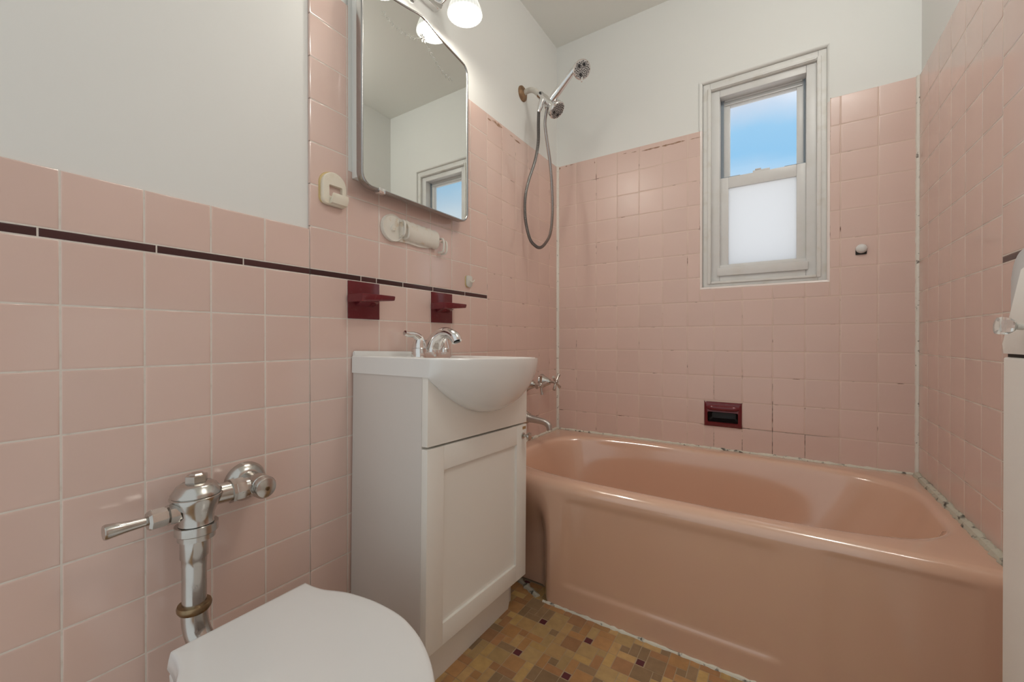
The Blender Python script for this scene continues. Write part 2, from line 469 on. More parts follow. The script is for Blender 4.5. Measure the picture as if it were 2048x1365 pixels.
# ---- right tile
cells = []
for a, b in zip(rows_tub, rows_tub[1:]):
    for c in range(0, 6):
        cells.append((yright(c + 1), min(0, yright(c)), a, b))
for a, b in zip(rows_strip, rows_strip[1:]):
    if abs(a - STRIP[0]) < 1e-6: continue
    for c in range(6, 19): cells.append((yright(c + 1), yright(c), a, b))
R3 = lambda u, v, h: (RW + TT - h, u, v)
tile_mesh('tile_panel', wall_right, cells, R3, [m_tile, m_grout], [(YF, 0, 0, TOP - .002)])
tile_mesh('liner_strip', wall_right, [(yright(6) - .15 * (k + 1), yright(6) - .15 * k, STRIP[0], STRIP[1]) for k in range(9)], R3, [m_liner], [], gap=.0008)

m_chip = mat('chipped_brown_edge', (.34, .20, .13, 1), .9, noise=(80, .6, (.62, .50, .42, 1), .5, .7))
def chips(parent, to3, spans, name='chipped_edge'):
    rr = random.Random(11)
    for (u0, u1, z, h) in spans:
        bm = nb(); n = max(3, int((u1 - u0) / .01)); A = []; B = []
        for i in range(n + 1):
            u = u0 + (u1 - u0) * i / n; k = 0 if i in (0, n) else 1
            A.append(bm.verts.new(to3(u, z - h * k * rr.uniform(.2, .6), TT + .0004))); B.append(bm.verts.new(to3(u, z + h * k * rr.uniform(.2, .6) + .0002, TT + .0004)))
        for i in range(n): bm.faces.new((A[i], A[i + 1], B[i + 1], B[i]))
        obj(name, bm, m_chip, parent)
chips(wall_left, L3, [(-.612, -.585, 1.741, .007), (-.580, -.505, 1.7465, .012), (-.452, -.425, 1.742, .004), (-.415, -.365, 1.7375, .006)])
chips(wall_back, B3, [(.005, .020, 1.750, .010), (.046, .056, 1.753, .010), (.070, .093, 1.755, .004), (.345, .365, 1.744, .003), (.385, .412, 1.741, .003), (.433, .518, 1.7365, .006), (.521, .622, 1.7355, .008), (.640, .685, 1.735, .003), (.203, .207, 1.738, .012)])

def stain(u, v0, v1, w):
    rr = random.Random(int(u * 1000)); bm = nb(); n = int((v1 - v0) / .008); A = []; B = []
    for i in range(n + 1):
        v = v0 + (v1 - v0) * i / n; h = w * rr.uniform(.25, 1.0)
        A.append(bm.verts.new(B3(u - h, v, TT - .0003))); B.append(bm.verts.new(B3(u + h, v, TT - .0003)))
    for i in range(n): bm.faces.new((A[i], A[i + 1], B[i + 1], B[i]))
    obj('mildew_line', bm, m_mild, wall_back)
m_mild = mat('black_mildew', (.10, .055, .04, 1), .9)
for u, v0, v1, w in ((xcol(9), .405, .62, .0011), (xcol(10), .405, .50, .0011), (xcol(8), .405, .455, .0009), (xcol(7), .405, .47, .0008), (xcol(9), .66, .69, .0006), (xcol(7), .63, .71, .0006)): stain(u, v0, v1, w)

# ---------------------------------------------------------------- floor mosaic
U = .0246
OX, OY = .3515, -.8320        # lower-left corner of a dark tile
# 6x6 sheet: dark single at (0,0); the rest 2x2, 2x1, 1x2 and a few singles
SHEET = [(0, 0, 1, 1), (1, 0, 2, 2), (3, 0, 1, 2), (4, 0, 2, 1), (4, 1, 1, 1), (5, 1, 1, 2), (0, 1, 1, 2), (1, 2, 2, 1),
         (3, 2, 2, 2), (0, 3, 2, 1), (2, 3, 1, 2), (5, 3, 1, 1), (0, 4, 2, 2), (3, 4, 1, 2), (4, 4, 2, 2), (2, 5, 1, 1)]
FL = [(.50, .31, .13), (.47, .25, .10), (.40, .20, .085), (.36, .185, .085), (.44, .29, .125), (.30, .19, .10), (.52, .33, .125), (.42, .22, .085), (.26, .165, .085)]
m_fl = bpy.data.materials.new('ochre_floor_mosaic'); m_fl.use_nodes = True
t = m_fl.node_tree; b = t.nodes['Principled BSDF']; b.inputs['Roughness'].default_value = .38
a = t.nodes.new('ShaderNodeAttribute'); a.attribute_name = 'Col'
n = t.nodes.new('ShaderNodeTexNoise'); n.inputs['Scale'].default_value = 45; n.inputs['Detail'].default_value = 6
tcn = t.nodes.new('ShaderNodeTexCoord'); t.links.new(tcn.outputs['Object'], n.inputs['Vector'])
mr_ = t.nodes.new('ShaderNodeMapRange'); mr_.inputs['To Min'].default_value = .72; mr_.inputs['To Max'].default_value = 1.25
t.links.new(n.outputs[0], mr_.inputs['Value'])
hs = t.nodes.new('ShaderNodeHueSaturation'); t.links.new(a.outputs['Color'], hs.inputs['Color']); t.links.new(mr_.outputs[0], hs.inputs['Value'])
t.links.new(hs.outputs[0], b.inputs['Base Color'])
m_flg = mat('floor_grout', (.42, .32, .21, 1), .8)
bm = nb(); lay = bm.loops.layers.float_color.new('Col')
rf = random.Random(3)
for I in range(-4, 9):
    for J in range(-14, 3):
        for (cx, cy, w, h) in SHEET:
            x0 = OX + (I * 6 + cx) * U; y0 = OY + (J * 6 + cy) * U
            x1, y1 = x0 + w * U, y0 + h * U
            x0, x1, y0, y1 = max(x0, 0), min(x1, RW), max(y0, YF), min(y1, -.66)
            if x1 - x0 < .006 or y1 - y0 < .006: continue
            dark = (cx, cy, w, h) == (0, 0, 1, 1)
            c = (.105, .018, .026) if dark else rf.choice(FL)
            k = rf.uniform(.9, 1.1)
            c = (c[0] * k, c[1] * k, c[2] * k, 1)
            g = .0005 if not dark else .002
            z = rf.uniform(-.0002, .0002)
            A = [bm.verts.new(p) for p in ((x0 + g, y0 + g, -.002), (x1 - g, y0 + g, -.002), (x1 - g, y1 - g, -.002), (x0 + g, y1 - g, -.002))]
            q = g + .0006
            B = [bm.verts.new(p) for p in ((x0 + q, y0 + q, z), (x1 - q, y0 + q, z), (x1 - q, y1 - q, z), (x0 + q, y1 - q, z))]
            fs = [bm.faces.new(B)] + [bm.faces.new((A[i], A[(i + 1) % 4], B[(i + 1) % 4], B[i])) for i in range(4)]
            for f in fs:
                for l in f.loops: l[lay] = c
bx = nb(); box(bx, -.12, RW + .12, YF, .12, -.1, -.0007); floor = struct('floor', bx, m_flg)
o = obj('mosaic_tile', bm, m_fl, floor)

# ---------------------------------------------------------------- window
bm = nb()
FY = .012
# casing: stepped painted wood round the opening
def ring(bm, x0, x1, z0, z1, w, y0, y1, bev=.002):
    wl, wr, wb, wt = w
    box(bm, x0, x0 + wl, y0, y1, z0, z1, bev); box(bm, x1 - wr, x1, y0, y1, z0, z1, bev)
    box(bm, x0 + wl, x1 - wr, y0, y1, z0, z0 + wb, bev); box(bm, x0 + wl, x1 - wr, y0, y1, z1 - wt, z1, bev)
ring(bm, wx0, wx1, wz0, wz1, (.028, .026, .018, .034), FY, .10)
ring(bm, wx0 + .018, wx1 - .016, wz0 + .012, wz1 - .022, (.014, .014, .01, .01), FY - .005, FY + .02, .004)
window = struct('window_1', bm, m_winc)
bm = nb()
ring(bm, wx0 + .028, wx1 - .026, wz0 + .018, wz1 - .034, (.036, .036, .058, .030), FY + .012, .12, .003)
box(bm, wx0 + .055, wx1 - .055, FY + .004, .06, 1.134, 1.1665, .003)
obj('window_frame', bm, m_winw, window)
bm = nb()
for (x0, x1) in ((.7555, .7660), (1.0480, 1.0585)):
    box(bm, x0, x1, .066, .115, 1.545, 1.905)
box(bm, .7555, 1.0585, .094, .115, 1.885, 1.925)
obj('sash_track', bm, m_track, window)
# upper sash
us = obj('upper_sash', (lambda b: (ring(b, .7655, 1.0490, 1.52, 1.915, (.024, .023, .04, .047), .072, .094, .002), box(b, .770, 1.045, .066, .074, 1.888, 1.896, .002), box(b, .770, 1.045, .066, .074, 1.872, 1.8765, .001), b)[-1])(nb()), m_winw, window)
bm = nb(); box(bm, .787, 1.028, .081, .085, 1.555, 1.870); obj('clear_pane', bm, m_glass, us)
# lower sash
ls = obj('lower_sash', (lambda b: (ring(b, .7545, 1.0560, 1.1665, 1.553, (.0325, .031, .0175, .0465), .038, .064, .002), b)[-1])(nb()), m_winw, window)
bm = nb(); box(bm, .785, 1.0265, .048, .052, 1.182, 1.508); obj('frosted_pane', bm, m_frost, ls)
bm = nb(); box(bm, .752, 1.0585, .030, .042, 1.1665, 1.1800, .003); obj('lift_rail', bm, m_winw, ls)
bm = nb()
box(bm, .876, .936, .042, .064, 1.553, 1.5625, .002); box(bm, .884, .905, .040, .060, 1.5625, 1.568, .002)
obj('sash_lock', bm, m_winw, ls)
for x0, x1 in ((.765, .83), (.985, 1.05)):
    bm = nb(); box(bm, x0, x1, .044, .064, 1.553, 1.557, .001); obj('tilt_latch', bm, m_track, ls)

# ---------------------------------------------------------------- bathtub
YT = -.731; ZR = .402
def tub():
    bm = nb()
    cx, cy, a, b_ = .700, -.362, .632, .312
    x0, x1, y1 = .003, RW - .003, -.003
    yf = YT + .030
    NX, NY = 96, 40
    outer = [(x0 + (x1 - x0) * i / NX, yf) for i in range(NX)] + [(x1, yf + (y1 - yf) * i / NY) for i in range(NY)] + \
            [(x1 + (x0 - x1) * i / NX, y1) for i in range(NX)] + [(x0, y1 + (yf - y1) * i / NY) for i in range(NY)]
    ang = [math.atan2((y - cy) / b_, (x - cx) / a) for x, y in outer]
    def inner(k, n, dx=0.0, dy=0.0, A=a, B=b_):
        o = []
        for t in ang:
            r = (abs(cos(t)) ** n + abs(sin(t)) ** n) ** (-1 / n)
            o.append((cx + dx + A * k * cos(t) * r, cy + dy + B * k * sin(t) * r))
        return o
    rings = []
    rings.append([(x, y, ZR) for x, y in outer])
    half = inner(1.0, 3.6)
    rings.append([(x * .6 + p * .4, y * .6 + q * .4, ZR + .0005) for (x, y), (p, q) in zip(outer, half)])
    rings.append([(x * .15 + p * .85, y * .15 + q * .85, ZR) for (x, y), (p, q) in zip(outer, inner(1.004, 3.6))])
    for A, B, n, dx, z in ((a, b_, 3.6, 0, ZR - .0015), (a - .007, b_ - .007, 3.6, 0, ZR - .006), (a - .013, b_ - .012, 3.6, 0, ZR - .016),
                           (a - .020, b_ - .017, 3.6, 0, ZR - .04), (a - .045, b_ - .03, 3.5, -.008, ZR - .11), (a - .078, b_ - .044, 3.4, -.02, ZR - .19),
                           (a - .115, b_ - .062, 3.3, -.035, ZR - .26), (a - .145, b_ - .085, 3.2, -.045, ZR - .297), (a - .20, b_ - .13, 3.0, -.05, ZR - .318), (.2, .08, 2.6, -.08, ZR - .326), (.02, .01, 2, -.1, ZR - .328)):
        rings.append([(x, y, z) for x, y in inner(1, n, dx, 0, A, B)])
    R = loft(bm, rings, cap1=True)
    # apron below the front edge
    ss = lambda t: 0 if t <= 0 else 1 if t >= 1 else t * t * (3 - 2 * t)
    front = R[0][:NX + 1]
    prof = []
    for k in range(1, 9):                                    # rolled edge
        t = pi / 2 * k / 8
        prof.append((yf - .030 * sin(t), ZR - .030 + .030 * cos(t)))
    z = ZR - .030
    while z > .004:
        z -= .006; prof.append((YT, max(z, .004)))
    prev = front
    for (y, z) in prof:
        row = []
        for i, v in enumerate(front):
            x = v.co.x; yy = y
            if z < ZR - .03:
                for (px0, px1, pz0, pz1, dep) in ((.398, .966, .076, .352, .0045), (1.066, 1.30, .02, .375, .003)):
                    w = .016
                    k = ss((x - px0 + w / 2) / w) * ss((px1 + w / 2 - x) / w) * ss((z - pz0 + w / 2) / w) * ss((pz1 + .012 - z) / (w * 1.5))
                    yy += dep * k
                yy += .075 * ss((.335 - x) / .065) * ss((ZR - .030 - z) / .20)
            row.append(bm.verts.new((x, yy, z)))
        for i in range(NX): bm.faces.new((prev[i], prev[i + 1], row[i + 1], row[i]))
        prev = row
    o = obj('bathtub', bm, m_tub, None, ang=70)
    me = o.data
    return o
o = tub()
tag(o, 'salmon pink enamelled built-in bathtub with panelled apron under the window', 'bathtub')

# ---------------------------------------------------------------- caulk
def bead(name, pts, r, m, wob=.25, flat=1.0, seed=1):
    rr = random.Random(seed)
    P_ = [Vector(p) for p in pts]; L = (P_[-1] - P_[0]).length; n = max(8, int(L / .012))
    pp = [P_[0].lerp(P_[-1], i / n) for i in range(n + 1)]
    rad = [r * (1 + rr.uniform(-wob, wob)) for _ in pp]
    bm = nb(); tube(bm, pp, rad, 8)
    return struct(name, bm, m)
bead('trim_1', [(.0015, -.0015, ZR), (.0015, -.0015, TOP)], .0095, m_caulk, .08, seed=2)
bead('trim_2', [(RW - .0015, -.0015, ZR), (RW - .0015, -.0015, TOP)], .0075, m_caulk, .12, seed=3)
bead('trim_3', [(.0, -.002, ZR + .001), (RW, -.002, ZR + .001)], .0065, m_caulk3, .3, seed=4)
bead('trim_4', [(.002, 0, ZR + .001), (.002, -.70, ZR + .001)], .0075, m_caulk3, .4, seed=5)
bead('trim_5', [(RW - .004, -.02, ZR + .001), (RW - .004, -.70, ZR + .001)], .0125, m_caulk2, .3, seed=6)
bead('trim_6', [(.315, YT - .002, .0), (RW, YT - .002, .0)], .0058, m_caulk3, .4, seed=7)
bead('trim_7', [(.160, -.662, .0), (.290, YT + .008, .0)], .010, m_caulk2, .4, seed=8)

# ---------------------------------------------------------------- vanity with basin
VY = -1.243
def vw(co):
    """the old cabinet has racked: its right side sits lower and it leans along the wall"""
    d = co.y - VY
    return Vector((co.x, co.y + .0144 * co.z, co.z - .032 * d))
VW = .452
van = thing('vanity_cabinet', 'narrow cream white vanity cabinet with one shaker door beside the bathtub', 'vanity', (.13, -1.0, 0))
y0, y1 = VY + .003, VY + .003 + VW
bm = nb(); box(bm, .004, .262, y0, y0 + .015, .012, .777, .001); prism(bm, [(.004, .004), (.224, .004), (.224, .108), (.262, .108), (.262, .790), (.004, .790)], lambda a, b: (a, y1 - .015, b), lambda a, b: (a, y1, b), .001)
box(bm, .004, .018, y0 + .015, y1 - .015, .1, .785); box(bm, .004, .262, y0 + .015, y1 - .015, .105, .118); box(bm, .24, .262, y0 + .015, y1 - .015, .60, .785)
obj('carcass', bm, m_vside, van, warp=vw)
bm = nb(); box(bm, .262, .281, y0 + .001, y1 - .001, .612, .812, .0015)
obj('false_front', bm, m_van, van, warp=vw)
# shaker door
bm = nb()
dz0, dz1, rl = .120, .6065, .0590
box(bm, .262, .281, y0 + .001, y0 + rl, dz0, dz1, .0012); box(bm, .262, .281, y1 - rl, y1 - .001, dz0, dz1, .0012)
box(bm, .262, .281, y0 + rl, y1 - rl, dz0, dz0 + .052, .0012); box(bm, .262, .281, y0 + rl, y1 - rl, dz1 - rl, dz1, .0012)
box(bm, .262, .2735, y0 + rl - .004, y1 - rl + .004, dz0 + .048, dz1 - rl + .004)
door = obj('door', bm, m_van, van, warp=vw)
bm = nb(); lathe(bm, [(0, 0), (.0095, 0), (.0095, .003), (.0045, .005), (.0042, .016), (.0105, .019), (.0125, .023), (.0115, .027), (0, .029)], (.281, y1 - .024, .572), (1, 0, 0), 24)
k = obj('knob', bm, m_nickel, door, warp=vw)
bm = nb(); box(bm, .2805, .2814, y1 - .026, y1 - .006, .591, .600, .0003); p_ = obj('chipped_corner', bm, m_rustp, door, warp=vw); p_['label'] = 'rust brown chip in the paint'
bm = nb()
prism(bm, [(y0 + .004, .003), (y1 - .052, .003), (y1 - .040, .012), (y1 - .034, .026), (y1 - .034, .105), (y0 + .004, .105)], lambda a, b: (.226, a, b), lambda a, b: (.240, a, b), .001)
obj('toe_kick', bm, m_van, van, warp=vw)

# basin
sink = thing('sink_basin', 'white china sink basin with a bulging half round bowl on the vanity cabinet', 'sink', (.15, -1.0, .8))
def make_sink():
    bm = nb()
    ys0, ys1 = VY, VY + .478; yc = (ys0 + ys1) / 2; hw = (ys1 - ys0) / 2
    zr = .822; XF = .288; BUL = .098
    NB, NSd, NBk = 40, 14, 30
    def arc(u): return XF + BUL * max(0, cos(u * pi / 2)) ** .62
    plan = []      # (x, y, kind, u)
    for i in range(NSd): plan.append((.003 + (XF - .003) * i / NSd, ys0, 's', 0))
    for i in range(NB + 1):
        u = -1 + 2 * i / NB; u = math.sin(u * pi / 2) if abs(u) < 1 else u
        plan.append((arc(u), yc + hw * u, 'f', u))
    for i in range(1, NSd + 1): plan.append((XF - (XF - .003) * i / NSd, ys1, 's', 0))
    for i in range(1, NBk): plan.append((.003, ys1 + (ys0 - ys1) * i / NBk, 'b', 0))
    cx, cy = .205, yc
    def outer(v):       # v 0 rim .. 1 bottom edge
        r = []
        for (x, y, k, u) in plan:
            if k == 'f':
                drop = .046 + .105 * max(0, cos(u * pi / 2)) ** .9
                xq = .283
                r.append((xq + (x - xq) * cos(v * pi / 2) ** .9, y * (1 - .0) + 0, zr - drop * sin(v * pi / 2) ** 1.05))
            else: r.append((x, y, zr - .046 * v))
        return r
    rings = []
    under = [(.26 if x > .26 else x, min(max(y, ys0 + .02), ys1 - .02), zr - .046) for (x, y, k, u) in plan]
    for v in (1, .93, .85, .75, .64, .52, .4, .28, .18, .1, .05): rings.append(outer(v))
    def inset(s, z, lip=0):
        r = []
        for (x, y, k, u) in plan:
            dx, dy = cx - x, cy - y; L = math.hypot(dx, dy)
            r.append((x + dx / L * s, y + dy / L * s, z))
        return r
    # rounded rim then the slightly sunk deck
    rings.append(inset(.0012, zr - .001)); rings.append(inset(.004, zr + .0005)); rings.append(inset(.009, zr)); rings.append(inset(.016, zr - .004)); rings.append(inset(.024, zr - .007))
    bx_, by_ = .235, yc
    def oval(kx, ky, z, dx=0):
        r = []
        for (x, y, k, u) in plan:
            t = math.atan2((y - by_) / .19, (x - bx_) / .13)
            r.append((bx_ + dx + kx * cos(t), by_ + ky * sin(t), z))
        return r
    for kx, ky, z in ((.122, .192, zr - .009), (.114, .184, zr - .016), (.104, .172, zr - .035), (.088, .150, zr - .065), (.062, .11, zr - .092), (.03, .05, zr - .104), (.02, .02, zr - .106)):
        rings.append(oval(kx, ky, z))
    R = loft(bm, rings, cap1=True)
    # underside closing face
    U_ = [bm.verts.new(p) for p in under]
    n = len(plan)
    for i in range(n):
        j = (i + 1) % n; bm.faces.new((R[0][j], R[0][i], U_[i], U_[j]))
    return bm
bm = make_sink(); obj('basin', bm, m_porc, sink, ang=50, warp=vw)
bm = nb(); prism(bm, rounded(VY + .002, VY + .355, .806, .835, (.002, .002, .016, .004), 5), lambda a, b: (.003, a, b), lambda a, b: (.013, a, b), .002)
obj('back_ledge', bm, m_porc, sink, warp=vw)
bm = nb(); lathe(bm, [(0, .0), (.019, 0), (.021, .002), (.017, .003), (0, .002)], (.235, VY + .239, .7165), (0, 0, 1), 24); obj('drain', bm, m_chrome, sink, warp=vw)

# faucet on the deck
FZ = .8145
fau = thing('sink_faucet', 'chrome two handle faucet with arched spout on the sink deck', 'faucet', (.065, -1.0, .82))
yc = VY + .239
bm = nb()
prism(bm, rounded(.040, .092, yc - .078, yc + .078, .024, 8), lambda a, b: (a, b, FZ), lambda a, b: (a + (.066 - a) * .12, b + (yc - b) * .04, FZ + .020), .003)
obj('base_plate', bm, m_chrome, fau, warp=vw)
bm = nb()
tube(bm, [(.064, yc, FZ + .010), (.068, yc, FZ + .034), (.084, yc, FZ + .060), (.108, yc, FZ + .076), (.136, yc, FZ + .077), (.158, yc, FZ + .066), (.167, yc, FZ + .052)], [.032, .027, .0215, .0175, .016, .017, .0155], 20, 6)
sp = obj('spout', bm, m_chrome, fau, warp=vw)
bm = nb(); lathe(bm, [(0, 0), (.0105, 0), (.0105, .002), (0, .002)], (.1672, yc, FZ + .0515), (.3, 0, -1), 20); obj('aerator', bm, m_aer, sp, warp=vw)
for s in (-1, 1):
    bm = nb(); yb = yc + s * .053
    lathe(bm, [(.0235, .016), (.0225, .028), (.0225, .030)], (.066, yb, FZ), (0, 0, 1), 28)
    lathe(bm, [(.0205, .030), (.0215, .032), (.0195, .041), (.0165, .052), (.013, .062), (.010, .068), (0, .071)], (.066, yb, FZ), (0, 0, 1), 28)
    tube(bm, [(.066, yb - s * .002, FZ + .050), (.066, yb + s * .006, FZ + .063), (.067, yb + s * .024, FZ + .070), (.068, yb + s * .046, FZ + .0705), (.068, yb + s * .060, FZ + .074)], [.0145, .0125, .0092, .0082, .0074], 16, 5, flat=1.0)
    obj('handle', bm, m_chrome, fau, warp=vw)
bm = nb(); tube(bm, [(.046, yc, FZ + .018), (.042, yc, FZ + .048)], .0028, 10); lathe(bm, [(.003, 0), (.0065, .002), (.0085, .010), (.006, .012), (0, .012)], (.042, yc, FZ + .046), (0, 0, 1), 16)
obj('lift_rod', bm, m_nickel, fau, warp=vw)

# ---------------------------------------------------------------- medicine cabinet with shaped mirror
MX = .045
mc = thing('medicine_cabinet', 'wall cabinet with a shaped frameless-top mirror door in thin chrome frame above the sink', 'mirror cabinet', (0, -1.01, 1.29))
yl, yr_ = -1.2330, -.7885
half = [(.2222, 1.30), (.2222, 1.790), (.2195, 1.808), (.2100, 1.822), (.192, 1.830), (.115, 1.8405), (.055, 1.8525), (.022, 1.861), (0, 1.8640)]
ycn = (yl + yr_) / 2
def outline(off=0.0):
    pts = []
    # bottom left corner, rounded
    b0, r = 1.2755, .036
    rgt = [(ycn + .2222 - r + r * sin(t), b0 + r - r * cos(t)) for t in [pi / 2 * k / 8 for k in range(9)]]
    tp = catmull([(ycn + a, z, 0) for a, z in half[1:]], 5)
    rgt += [(p.x, p.y) for p in tp]
    lft = [(2 * ycn - a, z) for a, z in reversed(rgt)]
    pts = rgt + lft[1:]
    # inward offset
    if off:
        n = len(pts); o = []
        for i in range(n):
            a = Vector(pts[i - 1]); c = Vector(pts[(i + 1) % n]); p = Vector(pts[i])
            d = (c - a).normalized(); o.append(tuple(p + Vector((-d.y, d.x)) * off))
        return o
    return pts
bm = nb(); box(bm, .0005, .026, -1.2290, -.795, 1.300, 1.800, .002); obj('cabinet_body', bm, m_hampg if 0 else m_paint, mc)
O0, O1, O2 = outline(0), outline(.0055), outline(.0085)
bm = nb()
loft(bm, [[(.026, y, z) for y, z in O0], [(MX - .001, y, z) for y, z in O0], [(MX + .0022, y, z) for y, z in outline(.0012)], [(MX + .003, y, z) for y, z in outline(.003)], [(MX + .0022, y, z) for y, z in O1], [(MX, y, z) for y, z in outline(.0064)]], cap0=True)
dr = obj('mirror_frame', bm, mat('dull_steel_frame', (.40, .395, .39, 1), .22, 1.0), mc, ang=50)
bm = nb(); bm.faces.new([bm.verts.new((MX, y, z)) for y, z in outline(.006)]); mg = obj('mirror_glass', bm, m_mirr, mc, flip=False)
if mg.data.polygons[0].normal.x < 0: mg.data.flip_normals()
bm = nb(); box(bm, .030, .050, -1.178, -1.158, 1.2690, 1.2770, .001); box(bm, .048, .0505, -1.178, -1.158, 1.2690, 1.283, .0008); obj('door_clip', bm, m_chrome, mc)
# etched sprigs
def leaf(bm, c, d, L, w, x):
    c = Vector((0, *c)); d = Vector((0, *d)).normalized(); n = Vector((0, -d.z, d.y))
    q = [c, c + d * L * .4 + n * w, c + d * L, c + d * L * .4 - n * w]
    bm.faces.new([bm.verts.new((x, p.y, p.z)) for p in q])
X = MX + .0004
for pts in ([(-1.018, 1.790), (-1.05, 1.772), (-1.09, 1.763), (-1.13, 1.7625), (-1.165, 1.776)], [(-.995, 1.785), (-.97, 1.768), (-.94, 1.748), (-.90, 1.735), (-.868, 1.740)]):
    bm = nb(); cp = catmull([(0, *p) for p in pts], 5)
    for i, (p, q) in enumerate(zip(cp, cp[1:])):
        leaf(bm, (p.y, p.z), (q.y - p.y, q.z - p.z), (q - p).length * 1.15, .0006, X)
        if i % 2 == 0 and i > 1:
            d = (q - p).normalized()
            for s in (1, -1):
                leaf(bm, (p.y, p.z), (d.y * .7 - d.z * s * .7, d.z * .7 + d.y * s * .7), .012, .0009, X)
    obj('etched_sprig', bm, m_etch, mc, flip=False)
bm = nb()
for k in range(6):
    a = 2 * pi * k / 6 + .3
    leaf(bm, (-1.0085, 1.797), (cos(a), sin(a)), .017, .0065, X)
obj('etched_flower', bm, m_etchl, mc, flip=False)

# white paint band down the left of the cabinet
bm = nb(); box(bm, -.0005, .0012, -1.2400, -1.2225, 1.318, TOP + .05, .0005); struct('trim_8', bm, m_paint)

# ---------------------------------------------------------------- vanity light
vl = thing('vanity_light', 'two lamp wall light with downward bell shades of ribbed white glass above the mirror', 'wall light', (0, -1.0, 2.0))
SX, SZ = .115, 1.915
SY = (-.890, -1.115)
bm = nb(); prism(bm, rounded(-1.12, -.885, 1.965, 2.035, .03, 6), lambda a, b: (-TT, a, b), lambda a, b: (.016, a, b), .004); obj('back_plate', bm, m_chrome, vl)
bm = nb(); lathe(bm, [(0, 0), (.007, .001), (.010, .006), (.007, .012), (.004, .016), (.008, .020), (.008, .03)], (.045, -1.054, 1.8765), (0, 0, 1), 18); tube(bm, [(.045, -1.054, 1.90), (.045, -1.054, 1.96), (.0, -1.054, 1.99)], .006, 10); obj('finial', bm, m_chrome, vl)
for i, y in enumerate(SY):
    bm = nb()
    tube(bm, [(.010, y, 2.0), (.05, y, 2.015), (.095, y, 2.03), (SX, y, 2.025), (SX, y, SZ + .095)], .008, 12, 4)
    lathe(bm, [(.0, .105), (.022, .10), (.026, .085), (.026, .07)], (SX, y, SZ), (0, 0, 1), 24)
    obj('arm', bm, m_chrome, vl)
    bm = nb()
    lathe(bm, [(.0565, 0), (.0555, .004), (.0535, .012), (.049, .026), (.042, .042), (.035, .056), (.0305, .068), (.029, .08), (.0265, .0805), (.028, .066), (.0325, .054), (.0395, .040), (.0465, .025), (.051, .012), (.053, .004), (.0545, 0)], (SX, y, SZ), (0, 0, 1), 96, 32, .008, closed=False)
    sh = obj('lamp_shade', bm, m_shade, vl, ang=80)
    at = sh.data.attributes.new('glow', 'FLOAT', 'POINT'); cxy = Vector((SX, y, SZ)) - Vector(vl.location)
    for i_, v_ in enumerate(sh.data.vertices):
        d_ = v_.co - cxy; a_ = math.atan2(d_.y, d_.x); h_ = max(0, min(1, d_.z / .07))
        rr_ = math.hypot(d_.x, d_.y); edge = 1 if d_.z < .003 else 0
        at.data[i_].value = (.62 + .30 * h_ + .07 * cos(a_ * 32)) * (1.18 if edge else 1)
    bm = nb(); lathe(bm, [(0, .022), (.012, .024), (.020, .034), (.0215, .045), (.018, .056), (.0125, .066), (.0125, .08)], (SX, y, SZ), (0, 0, 1), 24); obj('bulb', bm, m_bulb, vl)
    ld = bpy.data.lights.new('bulb_light', 'POINT'); ld.energy = BULB_W; ld.color = (1, .94, .84); ld.shadow_soft_size = .034
    lo = bpy.data.objects.new('bulb_light', ld); COL.objects.link(lo); lo.location = (SX, y, SZ + .012); lo.parent = vl; lo.location = Vector((SX, y, SZ + .024)) - Vector(vl.location)

# ---------------------------------------------------------------- maroon ceramic shelves and recess
def shelf(cell, label):
    y0, y1, z0, z1 = cell
    t_ = thing('ceramic_shelf', label, 'bathroom shelf', (0, (y0 + y1) / 2, z0), 'maroon ceramic shelves above the sink')
    g = .0012
    bm = nb(); box(bm, -TT, .0035, y0 + g, y1 - g, z0 + g, z1 - g, .002); obj('tile_back', bm, m_maroon, t_)
    bm = nb(); zc = z0 + .052
    ol = [(.002, y0 - .001), (.050, y0 - .001), (.062, y0 + .002), (.0665, y0 + .010), (.0665, y1 - .003), (.064, y1 + .004), (.050, y1 + .009), (.030, y1 + .006), (.002, y1 + .001)]
    zb = lambda b: zc - .008 + .009 * (b - y0) / (y1 - y0)
    prism(bm, ol, lambda a, b: (a * .95, b, zb(b)), lambda a, b: (a, b, zc + .014), .0025)
    obj('ledge', bm, m_maroon, t_)
    bm = nb(); prism(bm, [(.003, zc - .003), (.03, zc - .003), (.016, zc - .010), (.003, zc - .016)], lambda a, b: (a, (y0 + y1) / 2 - .03, b), lambda a, b: (a, (y0 + y1) / 2 + .03, b), .001); obj('bracket', bm, m_maroon, t_)
shelf(SHELF_L, 'maroon ceramic wall shelf left of the faucet, its lower tile scuffed')
shelf(SHELF_R, 'maroon ceramic wall shelf right above the faucet spout')
so = thing('soap_dish', 'maroon ceramic recessed soap dish set into the tile above the bathtub', 'soap dish', (.77, 0, .5))
x0, x1, z0, z1 = NICHE
bm = nb()
ol = rounded(x0 + .001, x1 - .001, z0 + .001, z1 - .001, .003, 3); il = rounded(x0 + .014, x1 - .014, z0 + .019, z1 - .042, .006, 3); ml = rounded(x0 + .007, x1 - .007, z0 + .008, z1 - .012, .006, 3)
loft(bm, [[(a, TT, b) for a, b in ol], [(a, -.0025, b) for a, b in ol], [(a, -.010, b) for a, b in ml], [(a, -.012, b) for a, b in il], [(a, .004, b) for a, b in il]])
obj('rim', bm, m_maroon, so)
bm = nb(); lathe(bm, [(0, 0), (.007, .003), (.0115, .012), (.0125, .03), (.0125, .096), (.0115, .114), (.007, .123), (0, .126)], (x0 + .008, -.006, z1 - .026), (1, 0, 0), 24)
obj('grip_bar', bm, m_maroon, so)
